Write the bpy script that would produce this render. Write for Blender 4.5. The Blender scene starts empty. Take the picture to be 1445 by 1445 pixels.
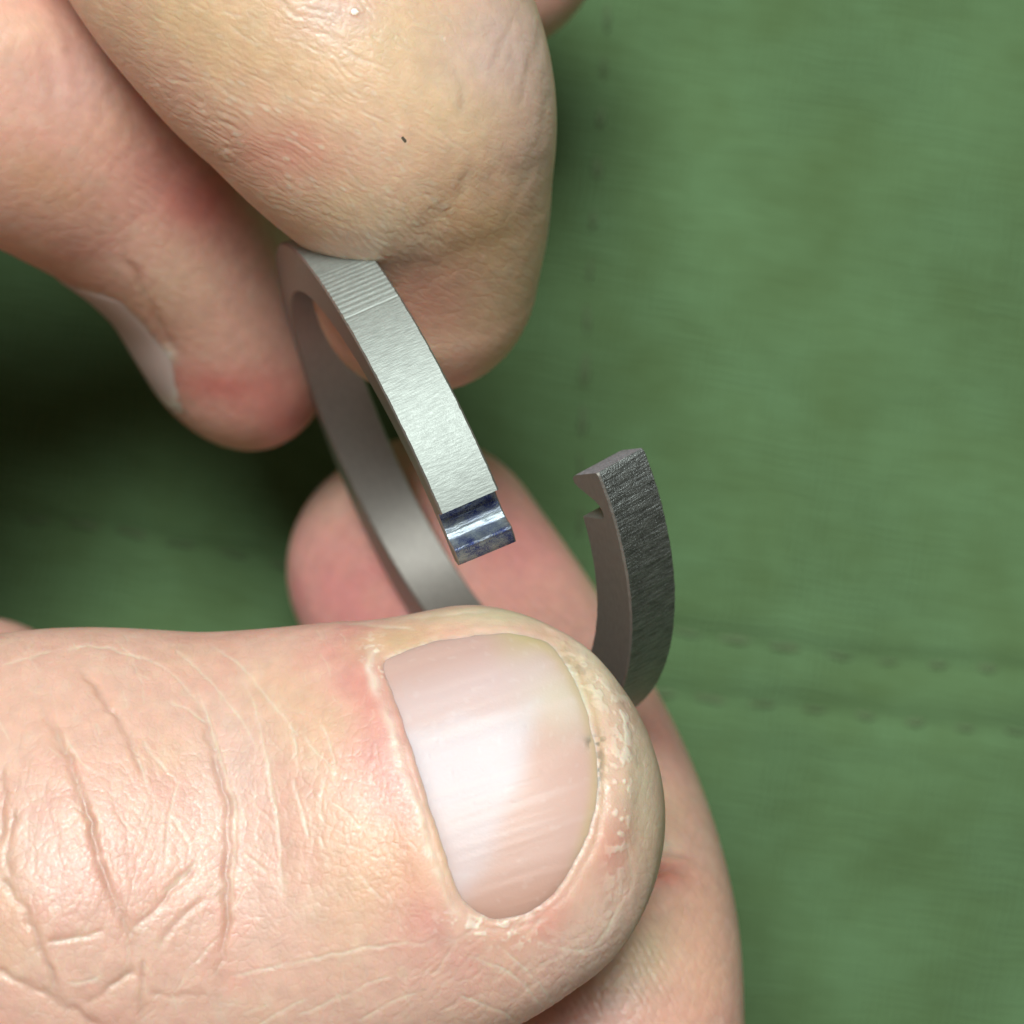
import bpy, math
import numpy as np
from mathutils import Vector, Matrix

# ------------------------------------------------------------------ set-up
scene = bpy.context.scene
COL = scene.collection
MM = 0.001
CAM = 140.0            # mm from the lens to the middle of the ring
ZOFF = 46.0            # mm from the cloth up to the middle of the ring
S0 = 0.035             # mm covered by one photograph pixel at ring depth
R_ = math.radians

cam_d = bpy.data.cameras.new('camera')
cam = bpy.data.objects.new('camera', cam_d)
COL.objects.link(cam)
cam.location = (0, 0, (CAM + ZOFF) * MM)
cam.rotation_euler = (0, 0, 0)
cam_d.sensor_width = 36
cam_d.lens = 18 / (1445 * S0 / 2 / CAM)
cam_d.clip_start = 0.005
cam_d.clip_end = 10
cam_d.dof.use_dof = True
cam_d.dof.focus_distance = (CAM - 6.5) * MM
cam_d.dof.aperture_fstop = cam_d.lens / 1.95
scene.camera = cam

world = bpy.data.worlds.new('World')
scene.world = world
world.use_nodes = True
bg = world.node_tree.nodes['Background']
bg.inputs[0].default_value = (1.0, 0.87, 0.66, 1)
bg.inputs[1].default_value = 0.10


def area_light(name, loc, target, size, power, color):
    d = bpy.data.lights.new(name, 'AREA')
    d.shape = 'RECTANGLE'
    d.size, d.size_y = size
    d.energy = power
    d.color = color
    o = bpy.data.objects.new(name, d)
    COL.objects.link(o)
    o.location = loc
    o.rotation_euler = (Vector(target) - Vector(loc)).to_track_quat('-Z', 'Y').to_euler()
    return o


area_light('ceiling_lamp', (-0.05, 0.33, 0.80), (0, 0, 0.05), (0.36, 0.30), 10.4, (0.95, 1.0, 0.95))

vs = scene.view_settings
vs.view_transform = 'Standard'
vs.look = 'None'
vs.gamma = 1
vs.exposure = 0
vs.use_curve_mapping = False
scene.cycles.use_denoising = True

# ------------------------------------------------------------------ helpers


def P(px, py, z):
    """photograph pixel at height z (mm above the ring's middle) -> mm"""
    k = S0 * (CAM - z) / CAM
    return np.array([(px - 722.5) * k, -(py - 722.5) * k, z])


def to_px(v):
    k = CAM / (CAM - v[:, 2]) / S0
    return 722.5 + v[:, 0] * k, 722.5 - v[:, 1] * k


def unit(v):
    return v / (np.linalg.norm(v, axis=-1, keepdims=True) + 1e-12)


def smooth(a, b, x):
    t = np.clip((x - a) / (b - a), 0, 1)
    return t * t * (3 - 2 * t)


def link_mesh(name, verts_mm, faces, mat, parent=None, base=None, attrs=None, uv=None, smooth_shade=True):
    me = bpy.data.meshes.new(name)
    v = np.asarray(verts_mm, dtype=np.float64)
    base = np.zeros(3) if base is None else np.asarray(base, float)
    v = (v - base) * MM
    me.from_pydata(v.tolist(), [], [list(map(int, f)) for f in faces]) if len(faces) < 30000 else fast_mesh(me, v, faces)
    me.update()
    me.validate()
    if attrs:
        for k, a in attrs.items():
            if a.ndim == 2:
                at = me.attributes.new(k, 'FLOAT_COLOR', 'POINT')
                at.data.foreach_set('color', np.concatenate([a, np.ones((len(a), 1))], 1).astype(np.float32).ravel())
            else:
                at = me.attributes.new(k, 'FLOAT', 'POINT')
                at.data.foreach_set('value', a.astype(np.float32))
    if smooth_shade:
        me.polygons.foreach_set('use_smooth', np.ones(len(me.polygons), bool))
    me.materials.append(mat)
    o = bpy.data.objects.new(name, me)
    COL.objects.link(o)
    if parent is not None:
        o.parent = parent
    if parent is None:
        o.location = (base + np.array([0, 0, ZOFF])) * MM
    return o


def fast_mesh(me, v, q):
    q = np.asarray(q)
    me.vertices.add(len(v))
    me.vertices.foreach_set('co', v.astype(np.float32).ravel())
    me.loops.add(q.size)
    me.loops.foreach_set('vertex_index', q.astype(np.int32).ravel())
    me.polygons.add(len(q))
    me.polygons.foreach_set('loop_start', np.arange(0, q.size, 4, dtype=np.int32))
    me.polygons.foreach_set('loop_total', np.full(len(q), 4, np.int32))


def tag(o, label, cat, group=None):
    o['label'] = label
    o['category'] = cat
    if group:
        o['group'] = group


# noise -------------------------------------------------------------


def _hash(i, j, k, seed):
    n = (i.astype(np.int64) * 73856093) ^ (j.astype(np.int64) * 19349663) ^ (k.astype(np.int64) * 83492791) ^ (seed * 2654435761)
    n = (n ^ (n >> 13)) * 1274126177
    n = n & 0x7fffffff
    n = (n ^ (n >> 16)) * 73244475 & 0x7fffffff
    return (n % 100003) / 100003.0


def vnoise(p, scale, seed=1):
    q = np.asarray(p) / scale
    f = np.floor(q)
    t = q - f
    t = t * t * (3 - 2 * t)
    f = f.astype(np.int64)
    out = 0
    for a in (0, 1):
        for b in (0, 1):
            for c in (0, 1):
                w = (t[:, 0] if a else 1 - t[:, 0]) * (t[:, 1] if b else 1 - t[:, 1]) * (t[:, 2] if c else 1 - t[:, 2])
                out = out + w * _hash(f[:, 0] + a, f[:, 1] + b, f[:, 2] + c, seed)
    return out * 2 - 1


def worley(x, y, seed=1):
    """returns F1, F2-F1 and the id noise of the cells"""
    i = np.floor(x).astype(np.int64)
    j = np.floor(y).astype(np.int64)
    f1 = np.full(x.shape, 9.0)
    f2 = np.full(x.shape, 9.0)
    cid = np.zeros(x.shape)
    z = np.zeros_like(i)
    for a in (-1, 0, 1):
        for b in (-1, 0, 1):
            hx = _hash(i + a, j + b, z, seed)
            hy = _hash(i + a, j + b, z, seed + 17)
            d = np.hypot(i + a + 0.1 + 0.8 * hx - x, j + b + 0.1 + 0.8 * hy - y)
            m = d < f1
            f2 = np.where(m, f1, np.minimum(f2, d))
            cid = np.where(m, _hash(i + a, j + b, z, seed + 31), cid)
            f1 = np.where(m, d, f1)
    return f1, f2 - f1, cid


def spline(pts, n):
    pts = np.asarray(pts, float)
    if len(pts) == 2:
        t = np.linspace(0, 1, n)[:, None]
        return pts[0] * (1 - t) + pts[1] * t
    m = len(pts)
    seg = np.linspace(0, m - 1, n)
    ext = np.vstack([2 * pts[0] - pts[1], pts, 2 * pts[-1] - pts[-2]])
    i = np.clip(seg.astype(int), 0, m - 2)
    t = (seg - i)[:, None]
    p0, p1, p2, p3 = ext[i], ext[i + 1], ext[i + 2], ext[i + 3]
    return 0.5 * (2 * p1 + (p2 - p0) * t + (2 * p0 - 5 * p1 + 4 * p2 - p3) * t * t + (3 * p1 - p0 - 3 * p2 + p3) * t ** 3)


def line_dist(px, py, poly, n=40):
    """distance (px) to a smooth stroke and position 0..1 along it"""
    c = spline(poly, n)
    d = np.full(px.shape, 1e9)
    u = np.zeros(px.shape)
    lo = c.min(0) - 40
    hi = c.max(0) + 40
    m = (px > lo[0]) & (px < hi[0]) & (py > lo[1]) & (py < hi[1])
    if not m.any():
        return d, u
    x, y = px[m], py[m]
    dd = np.full(x.shape, 1e9)
    uu = np.zeros(x.shape)
    for i in range(n - 1):
        a, b = c[i], c[i + 1]
        ab = b - a
        L = ab @ ab + 1e-9
        t = np.clip(((x - a[0]) * ab[0] + (y - a[1]) * ab[1]) / L, 0, 1)
        e = np.hypot(x - a[0] - t * ab[0], y - a[1] - t * ab[1])
        k = e < dd
        dd = np.where(k, e, dd)
        uu = np.where(k, (i + t) / (n - 1), uu)
    d[m] = dd
    u[m] = uu
    return d, u


def poly_sd(px, py, poly):
    """signed distance (px) to a closed outline, negative inside"""
    c = np.asarray(poly, float)
    d = np.full(px.shape, 1e9)
    ins = np.zeros(px.shape, bool)
    n = len(c)
    for i in range(n):
        a, b = c[i], c[(i + 1) % n]
        ab = b - a
        t = np.clip(((px - a[0]) * ab[0] + (py - a[1]) * ab[1]) / (ab @ ab + 1e-9), 0, 1)
        d = np.minimum(d, np.hypot(px - a[0] - t * ab[0], py - a[1] - t * ab[1]))
        cr = ((a[1] > py) != (b[1] > py)) & (px < (b[0] - a[0]) * (py - a[1]) / (b[1] - a[1] + 1e-12) + a[0])
        ins ^= cr
    return np.where(ins, -d, d)


def closed_spline(pts, n):
    pts = [tuple(p) for p in pts]
    ext = pts[-3:] + pts + pts[:3]
    c = spline(ext, (len(ext) - 1) * n + 1)
    return c[3 * n:-3 * n + n][:len(pts) * n]


# ------------------------------------------------------------------ soft bodies: fingers as swept sections


class Finger:
    """keys: (px, py, z, half width, dorsal half, palmar half), root first, tip last"""

    def __init__(s, keys, dorsal, cap, n=150, expo=2.2, capexp=2.2):
        k = np.array([list(P(a[0], a[1], a[2])) + list(a[3:6]) for a in keys])
        c = spline(k, n)
        # even spacing
        L = np.r_[0, np.cumsum(np.linalg.norm(np.diff(c[:, :3], axis=0), axis=1))]
        u = np.linspace(0, L[-1], n)
        c = np.stack([np.interp(u, L, c[:, i]) for i in range(6)], 1)
        s.C = c[:, :3]
        s.rw, s.rd, s.rp = c[:, 3], c[:, 4], c[:, 5]
        s.T = unit(np.gradient(s.C, axis=0))
        dk = np.asarray(dorsal, float)
        if dk.ndim == 1:
            dk = np.repeat(dk[None], 2, 0)
        dd = np.stack([np.interp(np.linspace(0, 1, n), np.linspace(0, 1, len(dk)), dk[:, i]) for i in range(3)], 1)
        dd = dd - s.T * (dd * s.T).sum(1, keepdims=True)
        s.D = unit(dd)
        s.W = np.cross(s.T, s.D)
        s.ds = L[-1] / (n - 1)
        s.n, s.cap, s.p, s.cp = n, cap, expo, capexp
        s.L = L[-1]
        s.sl = [min(0.0, (r[-1] - r[-4]) / (3 * s.ds)) for r in (s.rw, s.rd, s.rp)]
        rm = max(s.rw.max(), s.rd.max(), s.rp.max()) + 4
        s.lo, s.hi = s.C.min(0) - rm - cap * 0.3, s.C.max(0) + rm + cap * 0.3
        s.Cf = s.C.astype(np.float32)
        s.c2f = (s.Cf ** 2).sum(1)

    def local(s, q):
        i = np.argmin(s.c2f[None] - 2 * q.astype(np.float32) @ s.Cf.T, axis=1)
        e = ((q - s.C[i]) * s.T[i]).sum(1)
        f = np.clip(i + e / s.ds, 0, s.n - 1)
        for _ in range(5):
            i0 = np.minimum(f.astype(int), s.n - 2)
            t = (f - i0)[:, None]
            c = s.C[i0] * (1 - t) + s.C[i0 + 1] * t
            tt = s.T[i0] * (1 - t) + s.T[i0 + 1] * t
            f = np.clip(f + 0.6 * ((q - c) * tt).sum(1) / s.ds, 0, s.n - 1)
        i0 = np.minimum(f.astype(int), s.n - 2)
        t = (f - i0)[:, None]

        def L(a):
            return a[i0] * (1 - t) + a[i0 + 1] * t if a.ndim == 2 else a[i0] * (1 - t[:, 0]) + a[i0 + 1] * t[:, 0]
        C, T, D, W = L(s.C), L(s.T), L(s.D), L(s.W)
        v = q - C
        return f, (v * T).sum(1), (v * W).sum(1), (v * D).sum(1), L(s.rw), L(s.rd), L(s.rp)

    def sd(s, q):
        out = np.full(len(q), 60.0)
        m = ((q > s.lo) & (q < s.hi)).all(1)
        if not m.any():
            return out
        r = q[m]
        res = np.empty(len(r))
        for a in range(0, len(r), 60000):
            f, e, w, d, rw, rd, rp = s.local(r[a:a + 60000])
            ex = np.where(f >= s.n - 1, np.clip(e, 0, s.cap), 0)
            rw, rd, rp = rw + s.sl[0] * ex, rd + s.sl[1] * ex, rp + s.sl[2] * ex
            rr = np.where(d > 0, rd, rp)
            sec = (np.abs(w / rw) ** s.p + np.abs(d / rr) ** s.p) ** (1 / s.p)
            beyond = np.where(f >= s.n - 1, np.maximum(e, 0), 0) / s.cap
            back = np.where(f <= 0, np.maximum(-e, 0), 0) / 6.0
            g = (sec ** s.cp + beyond ** s.cp + back ** s.cp) ** (1 / s.cp) + 1e-6
            dist = np.sqrt(w * w + d * d + (beyond * s.cap) ** 2 + (back * 6) ** 2)
            big = np.maximum(dist, 0.35 * np.minimum(rw, rr))
            res[a:a + 60000] = big * (1 - 1 / np.maximum(g, 0.15))
        out[m] = res
        return out

    def surf(s, f, phi):
        """surface point at spine position f (0..n-1, beyond = cap) and angle phi from the dorsal direction"""
        f = np.asarray(f, float)
        ff = np.clip(f, 0, s.n - 1)
        i0 = np.minimum(ff.astype(int), s.n - 2)
        t = (ff - i0)[:, None]
        L = lambda a: a[i0] * (1 - t) + a[i0 + 1] * t if a.ndim == 2 else a[i0] * (1 - t[:, 0]) + a[i0 + 1] * t[:, 0]
        C, T, D, W = L(s.C), L(s.T), L(s.D), L(s.W)
        rw, rd, rp = L(s.rw), L(s.rd), L(s.rp)
        b = np.maximum(f - (s.n - 1), 0) * s.ds / s.cap
        ex = np.clip(b, 0, 1) * s.cap
        rw, rd, rp = rw + s.sl[0] * ex, rd + s.sl[1] * ex, rp + s.sl[2] * ex
        k = np.maximum(1 - b ** s.cp, 1e-4) ** (1 / s.cp)
        sw, cd = np.sin(phi), np.cos(phi)
        rr = np.where(cd > 0, rd, rp)
        rad = k / (np.abs(sw / rw) ** s.p + np.abs(cd / rr) ** s.p) ** (1 / s.p)
        pos = C + T * (b * s.cap)[:, None] + W * (rad * sw)[:, None] + D * (rad * cd)[:, None]
        nor = unit(W * (sw * k)[:, None] + D * (cd * k)[:, None] + T * (b * 0.7)[:, None])
        return pos, nor


class Blob:
    def __init__(s, c, r, rot=0.0):
        s.c, s.r = np.asarray(c, float), np.asarray(r, float)
        a = math.radians(rot)
        s.M = np.array([[math.cos(a), math.sin(a), 0], [-math.sin(a), math.cos(a), 0], [0, 0, 1]])

    def sd(s, q):
        v = (q - s.c) @ s.M.T
        g = np.linalg.norm(v / s.r, axis=1) + 1e-6
        return np.maximum(np.linalg.norm(v, axis=1), 0.3 * s.r.min()) * (1 - 1 / np.maximum(g, 0.15))


def smin(a, b, k):
    h = np.clip(0.5 + 0.5 * (b - a) / k, 0, 1)
    return b * (1 - h) + a * h - k * h * (1 - h)


class Body:
    """groups: list of lists of (shape, blend k); shapes in a group melt together, groups meet in a sharp fold"""

    def __init__(s, groups, join=None):
        s.groups = groups

    def each(s, q):
        out = []
        for g in s.groups:
            d = g[0][0].sd(q)
            for sh, k in g[1:]:
                d = smin(d, sh.sd(q), k)
            out.append(d)
        return out

    def sd(s, q):
        return np.minimum.reduce(s.each(q))

    def grad(s, q, h=0.02):
        g = np.stack([s.sd(q + np.eye(3)[i] * h) - s.sd(q - np.eye(3)[i] * h) for i in range(3)], 1) / (2 * h)
        return g


def surface_nets(body, lo, hi, h):
    lo, hi = np.asarray(lo, float), np.asarray(hi, float)
    B = 4
    nb = np.ceil((hi - lo) / (h * B)).astype(int)
    n = nb * B + 1
    g = [lo[i] + np.arange(nb[i] + 1) * h * B for i in range(3)]
    cq = np.stack(np.meshgrid(*g, indexing='ij'), -1).reshape(-1, 3)
    cv = body.sd(cq).reshape(nb + 1)
    val = np.repeat(np.repeat(np.repeat(cv, B, 0), B, 1), B, 2)[:n[0], :n[1], :n[2]].copy()
    mn = np.minimum.reduce([np.abs(cv[a:nb[0] + a, b:nb[1] + b, c:nb[2] + c]) for a in (0, 1) for b in (0, 1) for c in (0, 1)])
    act = np.argwhere(mn < h * B * 1.6)
    o = np.stack(np.meshgrid(*[np.arange(B + 1)] * 3, indexing='ij'), -1).reshape(-1, 3)
    mask = np.zeros(n, bool)
    for d in o:
        ii = act * B + d
        mask[ii[:, 0], ii[:, 1], ii[:, 2]] = True
    idx = np.argwhere(mask)
    val[mask] = body.sd(lo + idx * h)
    ins = val < 0
    # cells with a sign change
    cnt = sum(ins[a:n[0] - 1 + a, b:n[1] - 1 + b, c:n[2] - 1 + c].astype(np.int8) for a in (0, 1) for b in (0, 1) for c in (0, 1))
    cells = np.argwhere((cnt > 0) & (cnt < 8))
    cid = np.full(n - 1, -1, np.int32)
    cid[cells[:, 0], cells[:, 1], cells[:, 2]] = np.arange(len(cells))
    acc = np.zeros((len(cells), 3))
    num = np.zeros(len(cells))
    corners = [(a, b, c) for a in (0, 1) for b in (0, 1) for c in (0, 1)]
    cvv = {c: val[cells[:, 0] + c[0], cells[:, 1] + c[1], cells[:, 2] + c[2]] for c in corners}
    for c in corners:
        for ax in range(3):
            if c[ax] == 0:
                d = list(c)
                d[ax] = 1
                a, b = cvv[c], cvv[tuple(d)]
                m = (a < 0) != (b < 0)
                t = np.where(m, a / np.where(m, a - b, 1), 0)
                p = np.tile(np.array(c, float), (len(cells), 1))
                p[:, ax] += t
                acc += p * m[:, None]
                num += m
    v = lo + (cells + acc / num[:, None]) * h
    quads = []
    for ax in range(3):
        u, w = (ax + 1) % 3, (ax + 2) % 3
        sl0 = [slice(1, -1)] * 3
        sl1 = [slice(1, -1)] * 3
        sl0[ax] = slice(0, -1)
        sl1[ax] = slice(1, None)
        a, b = ins[tuple(sl0)], ins[tuple(sl1)]
        e = np.argwhere(a != b)
        off = np.ones(3, int)
        off[ax] = 0
        inside = a[e[:, 0], e[:, 1], e[:, 2]]
        e = e + off
        du, dw = np.eye(3, dtype=int)[u], np.eye(3, dtype=int)[w]
        q = np.stack([cid[tuple((e - du - dw).T)], cid[tuple((e - dw).T)], cid[tuple(e.T)], cid[tuple((e - du).T)]], 1)
        q = np.where(inside[:, None], q, q[:, ::-1])
        quads.append(q)
    return v, np.concatenate(quads)


def mesh_normals(v, q):
    n = np.cross(v[q[:, 2]] - v[q[:, 0]], v[q[:, 3]] - v[q[:, 1]])
    out = np.stack([np.bincount(q.ravel(), weights=np.repeat(n[:, i], 4), minlength=len(v)) for i in range(3)], 1)
    return unit(out)


def project(body, v, q, idx=None, it=2):
    for _ in range(it):
        n = mesh_normals(v, q)
        if idx is None:
            v = v - np.clip(body.sd(v), -0.3, 0.3)[:, None] * n
        else:
            v[idx] -= np.clip(body.sd(v[idx]), -0.3, 0.3)[:, None] * n[idx]
    return v


def subdivide(v, q, sel):
    s = q[sel]
    ed = np.stack([s, np.roll(s, -1, 1)], -1).reshape(-1, 2)
    key = np.sort(ed, 1)
    uq, inv = np.unique(key, axis=0, return_inverse=True)
    inv = inv.reshape(-1)
    mid = (v[uq[:, 0]] + v[uq[:, 1]]) / 2
    cen = v[s].mean(1)
    n0 = len(v)
    em = (n0 + inv).reshape(-1, 4)
    cc = n0 + len(mid) + np.arange(len(s))
    new = [np.stack([s[:, i], em[:, i], cc, em[:, i - 1]], 1) for i in range(4)]
    return np.concatenate([v, mid, cen]), np.concatenate([q[~sel]] + new), np.arange(n0, n0 + len(mid) + len(cen))


# ------------------------------------------------------------------ materials


def new_mat(name):
    m = bpy.data.materials.new(name)
    m.use_nodes = True
    nt = m.node_tree
    b = nt.nodes['Principled BSDF']
    return m, nt, b


def N(nt, typ, **kw):
    n = nt.nodes.new(typ)
    for k, v in kw.items():
        if isinstance(k, str) and k.startswith('i_'):
            n.inputs[k[2:].replace('_', ' ')].default_value = v
        else:
            setattr(n, k, v)
    return n


def LK(nt, a, b):
    nt.links.new(a, b)


def math_node(nt, op, a, b=None):
    n = nt.nodes.new('ShaderNodeMath')
    n.operation = op
    for i, x in enumerate((a, b)):
        if x is None:
            continue
        if isinstance(x, (int, float)):
            n.inputs[i].default_value = x
        else:
            nt.links.new(x, n.inputs[i])
    return n.outputs[0]


def skin_material():
    m, nt, b = new_mat('skin')
    col = N(nt, 'ShaderNodeAttribute', attribute_name='skin_tone')
    wet = N(nt, 'ShaderNodeAttribute', attribute_name='dryness')
    tc = N(nt, 'ShaderNodeTexCoord')
    mp = N(nt, 'ShaderNodeMapping')
    mp.inputs['Scale'].default_value = (1000, 1000, 1000)
    LK(nt, tc.outputs['Object'], mp.inputs[0])
    n1 = N(nt, 'ShaderNodeTexNoise', i_Scale=1.1, i_Detail=4.0)
    LK(nt, mp.outputs[0], n1.inputs['Vector'])
    n2 = N(nt, 'ShaderNodeTexNoise', i_Scale=7.0, i_Detail=3.0)
    LK(nt, mp.outputs[0], n2.inputs['Vector'])
    # fine mottling of the skin
    mx = N(nt, 'ShaderNodeMix', data_type='RGBA', blend_type='MULTIPLY')
    mx.inputs[0].default_value = 1.0
    ramp = N(nt, 'ShaderNodeMapRange')
    ramp.inputs[1].default_value = 0.3
    ramp.inputs[2].default_value = 0.7
    ramp.inputs[3].default_value = 0.93
    ramp.inputs[4].default_value = 1.06
    LK(nt, n1.outputs[0], ramp.inputs[0])
    LK(nt, col.outputs['Color'], mx.inputs[6])
    LK(nt, ramp.outputs[0], mx.inputs[7])
    LK(nt, mx.outputs[2], b.inputs['Base Color'])
    b.inputs['Subsurface Weight'].default_value = 0.85
    b.inputs['Subsurface Radius'].default_value = (1.0, 0.38, 0.2)
    b.inputs['Subsurface Scale'].default_value = 1.0 * MM
    b.inputs['Specular IOR Level'].default_value = 0.62
    r = N(nt, 'ShaderNodeMapRange')
    r.inputs[1].default_value = 0.3
    r.inputs[2].default_value = 0.7
    r.inputs[3].default_value = 0.34
    r.inputs[4].default_value = 0.56
    LK(nt, n2.outputs[0], r.inputs[0])
    LK(nt, r.outputs[0], b.inputs['Roughness'])
    vo = N(nt, 'ShaderNodeTexVoronoi', feature='DISTANCE_TO_EDGE')
    vo.inputs['Scale'].default_value = 2.6
    LK(nt, mp.outputs[0], vo.inputs['Vector'])
    vr = N(nt, 'ShaderNodeMapRange')
    vr.inputs[1].default_value = 0.0
    vr.inputs[2].default_value = 0.16
    LK(nt, vo.outputs['Distance'], vr.inputs[0])
    h = math_node(nt, 'ADD', math_node(nt, 'MULTIPLY', vr.outputs[0], 0.25), math_node(nt, 'MULTIPLY', n2.outputs[0], 1.3))
    bu = N(nt, 'ShaderNodeBump')
    bu.inputs['Strength'].default_value = 0.35
    bu.inputs['Distance'].default_value = 0.028 * MM
    LK(nt, h, bu.inputs['Height'])
    LK(nt, bu.outputs[0], b.inputs['Normal'])
    return m


def nail_material():
    m, nt, b = new_mat('nail_plate')
    col = N(nt, 'ShaderNodeAttribute', attribute_name='skin_tone')
    LK(nt, col.outputs['Color'], b.inputs['Base Color'])
    b.inputs['Subsurface Weight'].default_value = 0.35
    b.inputs['Subsurface Radius'].default_value = (1.0, 0.5, 0.35)
    b.inputs['Subsurface Scale'].default_value = 0.7 * MM
    b.inputs['Roughness'].default_value = 0.46
    b.inputs['Specular IOR Level'].default_value = 0.4
    tc = N(nt, 'ShaderNodeTexCoord')
    mp = N(nt, 'ShaderNodeMapping')
    mp.inputs['Scale'].default_value = (1000, 1000, 1000)
    LK(nt, tc.outputs['Object'], mp.inputs[0])
    n2 = N(nt, 'ShaderNodeTexNoise', i_Scale=6.0, i_Detail=4.0)
    LK(nt, mp.outputs[0], n2.inputs['Vector'])
    bu = N(nt, 'ShaderNodeBump')
    bu.inputs['Strength'].default_value = 0.35
    bu.inputs['Distance'].default_value = 0.03 * MM
    LK(nt, n2.outputs[0], bu.inputs['Height'])
    LK(nt, bu.outputs[0], b.inputs['Normal'])
    return m


M_SKIN = skin_material()
M_NAIL = nail_material()


def metal_material(name, base, rough, grain, bump, tint=None, metallic=0.8, var=0.25, depth=0.05):
    """grain: (along, across) frequency per mm of the tool marks"""
    m, nt, b = new_mat(name)
    s = N(nt, 'ShaderNodeAttribute', attribute_name='along')
    a = N(nt, 'ShaderNodeAttribute', attribute_name='across')
    r = N(nt, 'ShaderNodeAttribute', attribute_name='radial')
    cx = N(nt, 'ShaderNodeCombineXYZ')
    LK(nt, math_node(nt, 'MULTIPLY', s.outputs['Fac'], grain[0]), cx.inputs[0])
    LK(nt, math_node(nt, 'MULTIPLY', a.outputs['Fac'], grain[1]), cx.inputs[1])
    LK(nt, math_node(nt, 'MULTIPLY', r.outputs['Fac'], grain[1]), cx.inputs[2])
    n1 = N(nt, 'ShaderNodeTexNoise', i_Scale=1.0, i_Detail=3.0)
    LK(nt, cx.outputs[0], n1.inputs['Vector'])
    cy = N(nt, 'ShaderNodeCombineXYZ')
    LK(nt, s.outputs['Fac'], cy.inputs[0])
    LK(nt, a.outputs['Fac'], cy.inputs[1])
    LK(nt, r.outputs['Fac'], cy.inputs[2])
    n2 = N(nt, 'ShaderNodeTexNoise', i_Scale=18.0, i_Detail=2.0)
    LK(nt, cy.outputs[0], n2.inputs['Vector'])
    n3 = N(nt, 'ShaderNodeTexNoise', i_Scale=1.3, i_Detail=3.0)
    LK(nt, cy.outputs[0], n3.inputs['Vector'])
    mix = N(nt, 'ShaderNodeMix', data_type='RGBA')
    mix.inputs[6].default_value = tuple(c * (1 - var) for c in base) + (1,)
    mix.inputs[7].default_value = tuple(min(c * (1 + var), 1) for c in base) + (1,)
    f = math_node(nt, 'ADD', math_node(nt, 'MULTIPLY', n1.outputs[0], 0.6), math_node(nt, 'MULTIPLY', n2.outputs[0], 0.4))
    mr = N(nt, 'ShaderNodeMapRange')
    mr.inputs[1].default_value = 0.38
    mr.inputs[2].default_value = 0.62
    LK(nt, f, mr.inputs[0])
    LK(nt, mr.outputs[0], mix.inputs[0])
    out = mix.outputs[2]
    if tint:
        mt = N(nt, 'ShaderNodeMix', data_type='RGBA')
        mt.inputs[7].default_value = tuple(tint) + (1,)
        t = N(nt, 'ShaderNodeMapRange')
        t.inputs[1].default_value = 0.42
        t.inputs[2].default_value = 0.58
        LK(nt, math_node(nt, 'ADD', math_node(nt, 'MULTIPLY', n2.outputs[0], 0.5), math_node(nt, 'MULTIPLY', n3.outputs[0], 0.5)), t.inputs[0])
        # heat colour sits in the root of the groove and on the outer lip
        z = math_node(nt, 'MULTIPLY', math_node(nt, 'ADD', s.outputs['Fac'], 1.35), 1.9)
        z = math_node(nt, 'MINIMUM', math_node(nt, 'ABSOLUTE', z), 1.0)
        LK(nt, math_node(nt, 'MULTIPLY', t.outputs[0], z), mt.inputs[0])
        LK(nt, out, mt.inputs[6])
        out = mt.outputs[2]
    LK(nt, out, b.inputs['Base Color'])
    b.inputs['Metallic'].default_value = metallic
    rr = N(nt, 'ShaderNodeMapRange')
    rr.inputs[1].default_value = 0.3
    rr.inputs[2].default_value = 0.7
    rr.inputs[3].default_value = rough - 0.06
    rr.inputs[4].default_value = rough + 0.08
    LK(nt, n2.outputs[0], rr.inputs[0])
    LK(nt, rr.outputs[0], b.inputs['Roughness'])
    bu = N(nt, 'ShaderNodeBump')
    bu.inputs['Strength'].default_value = bump
    bu.inputs['Distance'].default_value = depth * MM
    LK(nt, f, bu.inputs['Height'])
    LK(nt, bu.outputs[0], b.inputs['Normal'])
    return m


M_OUTER = metal_material('tooled_steel', (0.37, 0.405, 0.39), 0.62, (9.0, 1.5), 0.6, var=0.14, metallic=0.75)
M_STREAK = metal_material('scored_steel', (0.25, 0.27, 0.27), 0.46, (8.0, 0.9), 1.0, var=0.40, depth=0.10, metallic=1.0)  # same steel, scored; base colour darkened for the arm in shade
M_END = metal_material('cut_steel', (0.42, 0.40, 0.46), 0.50, (6.0, 6.0), 0.9, var=0.30, metallic=0.6)
M_FLAT = metal_material('lapped_steel', (0.31, 0.292, 0.275), 0.40, (2.0, 5.0), 0.06, var=0.07, metallic=0.78)
M_BLUE = metal_material('blued_steel', (0.36, 0.42, 0.46), 0.42, (9.0, 2.0), 0.9, tint=(0.045, 0.065, 0.24))


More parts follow.
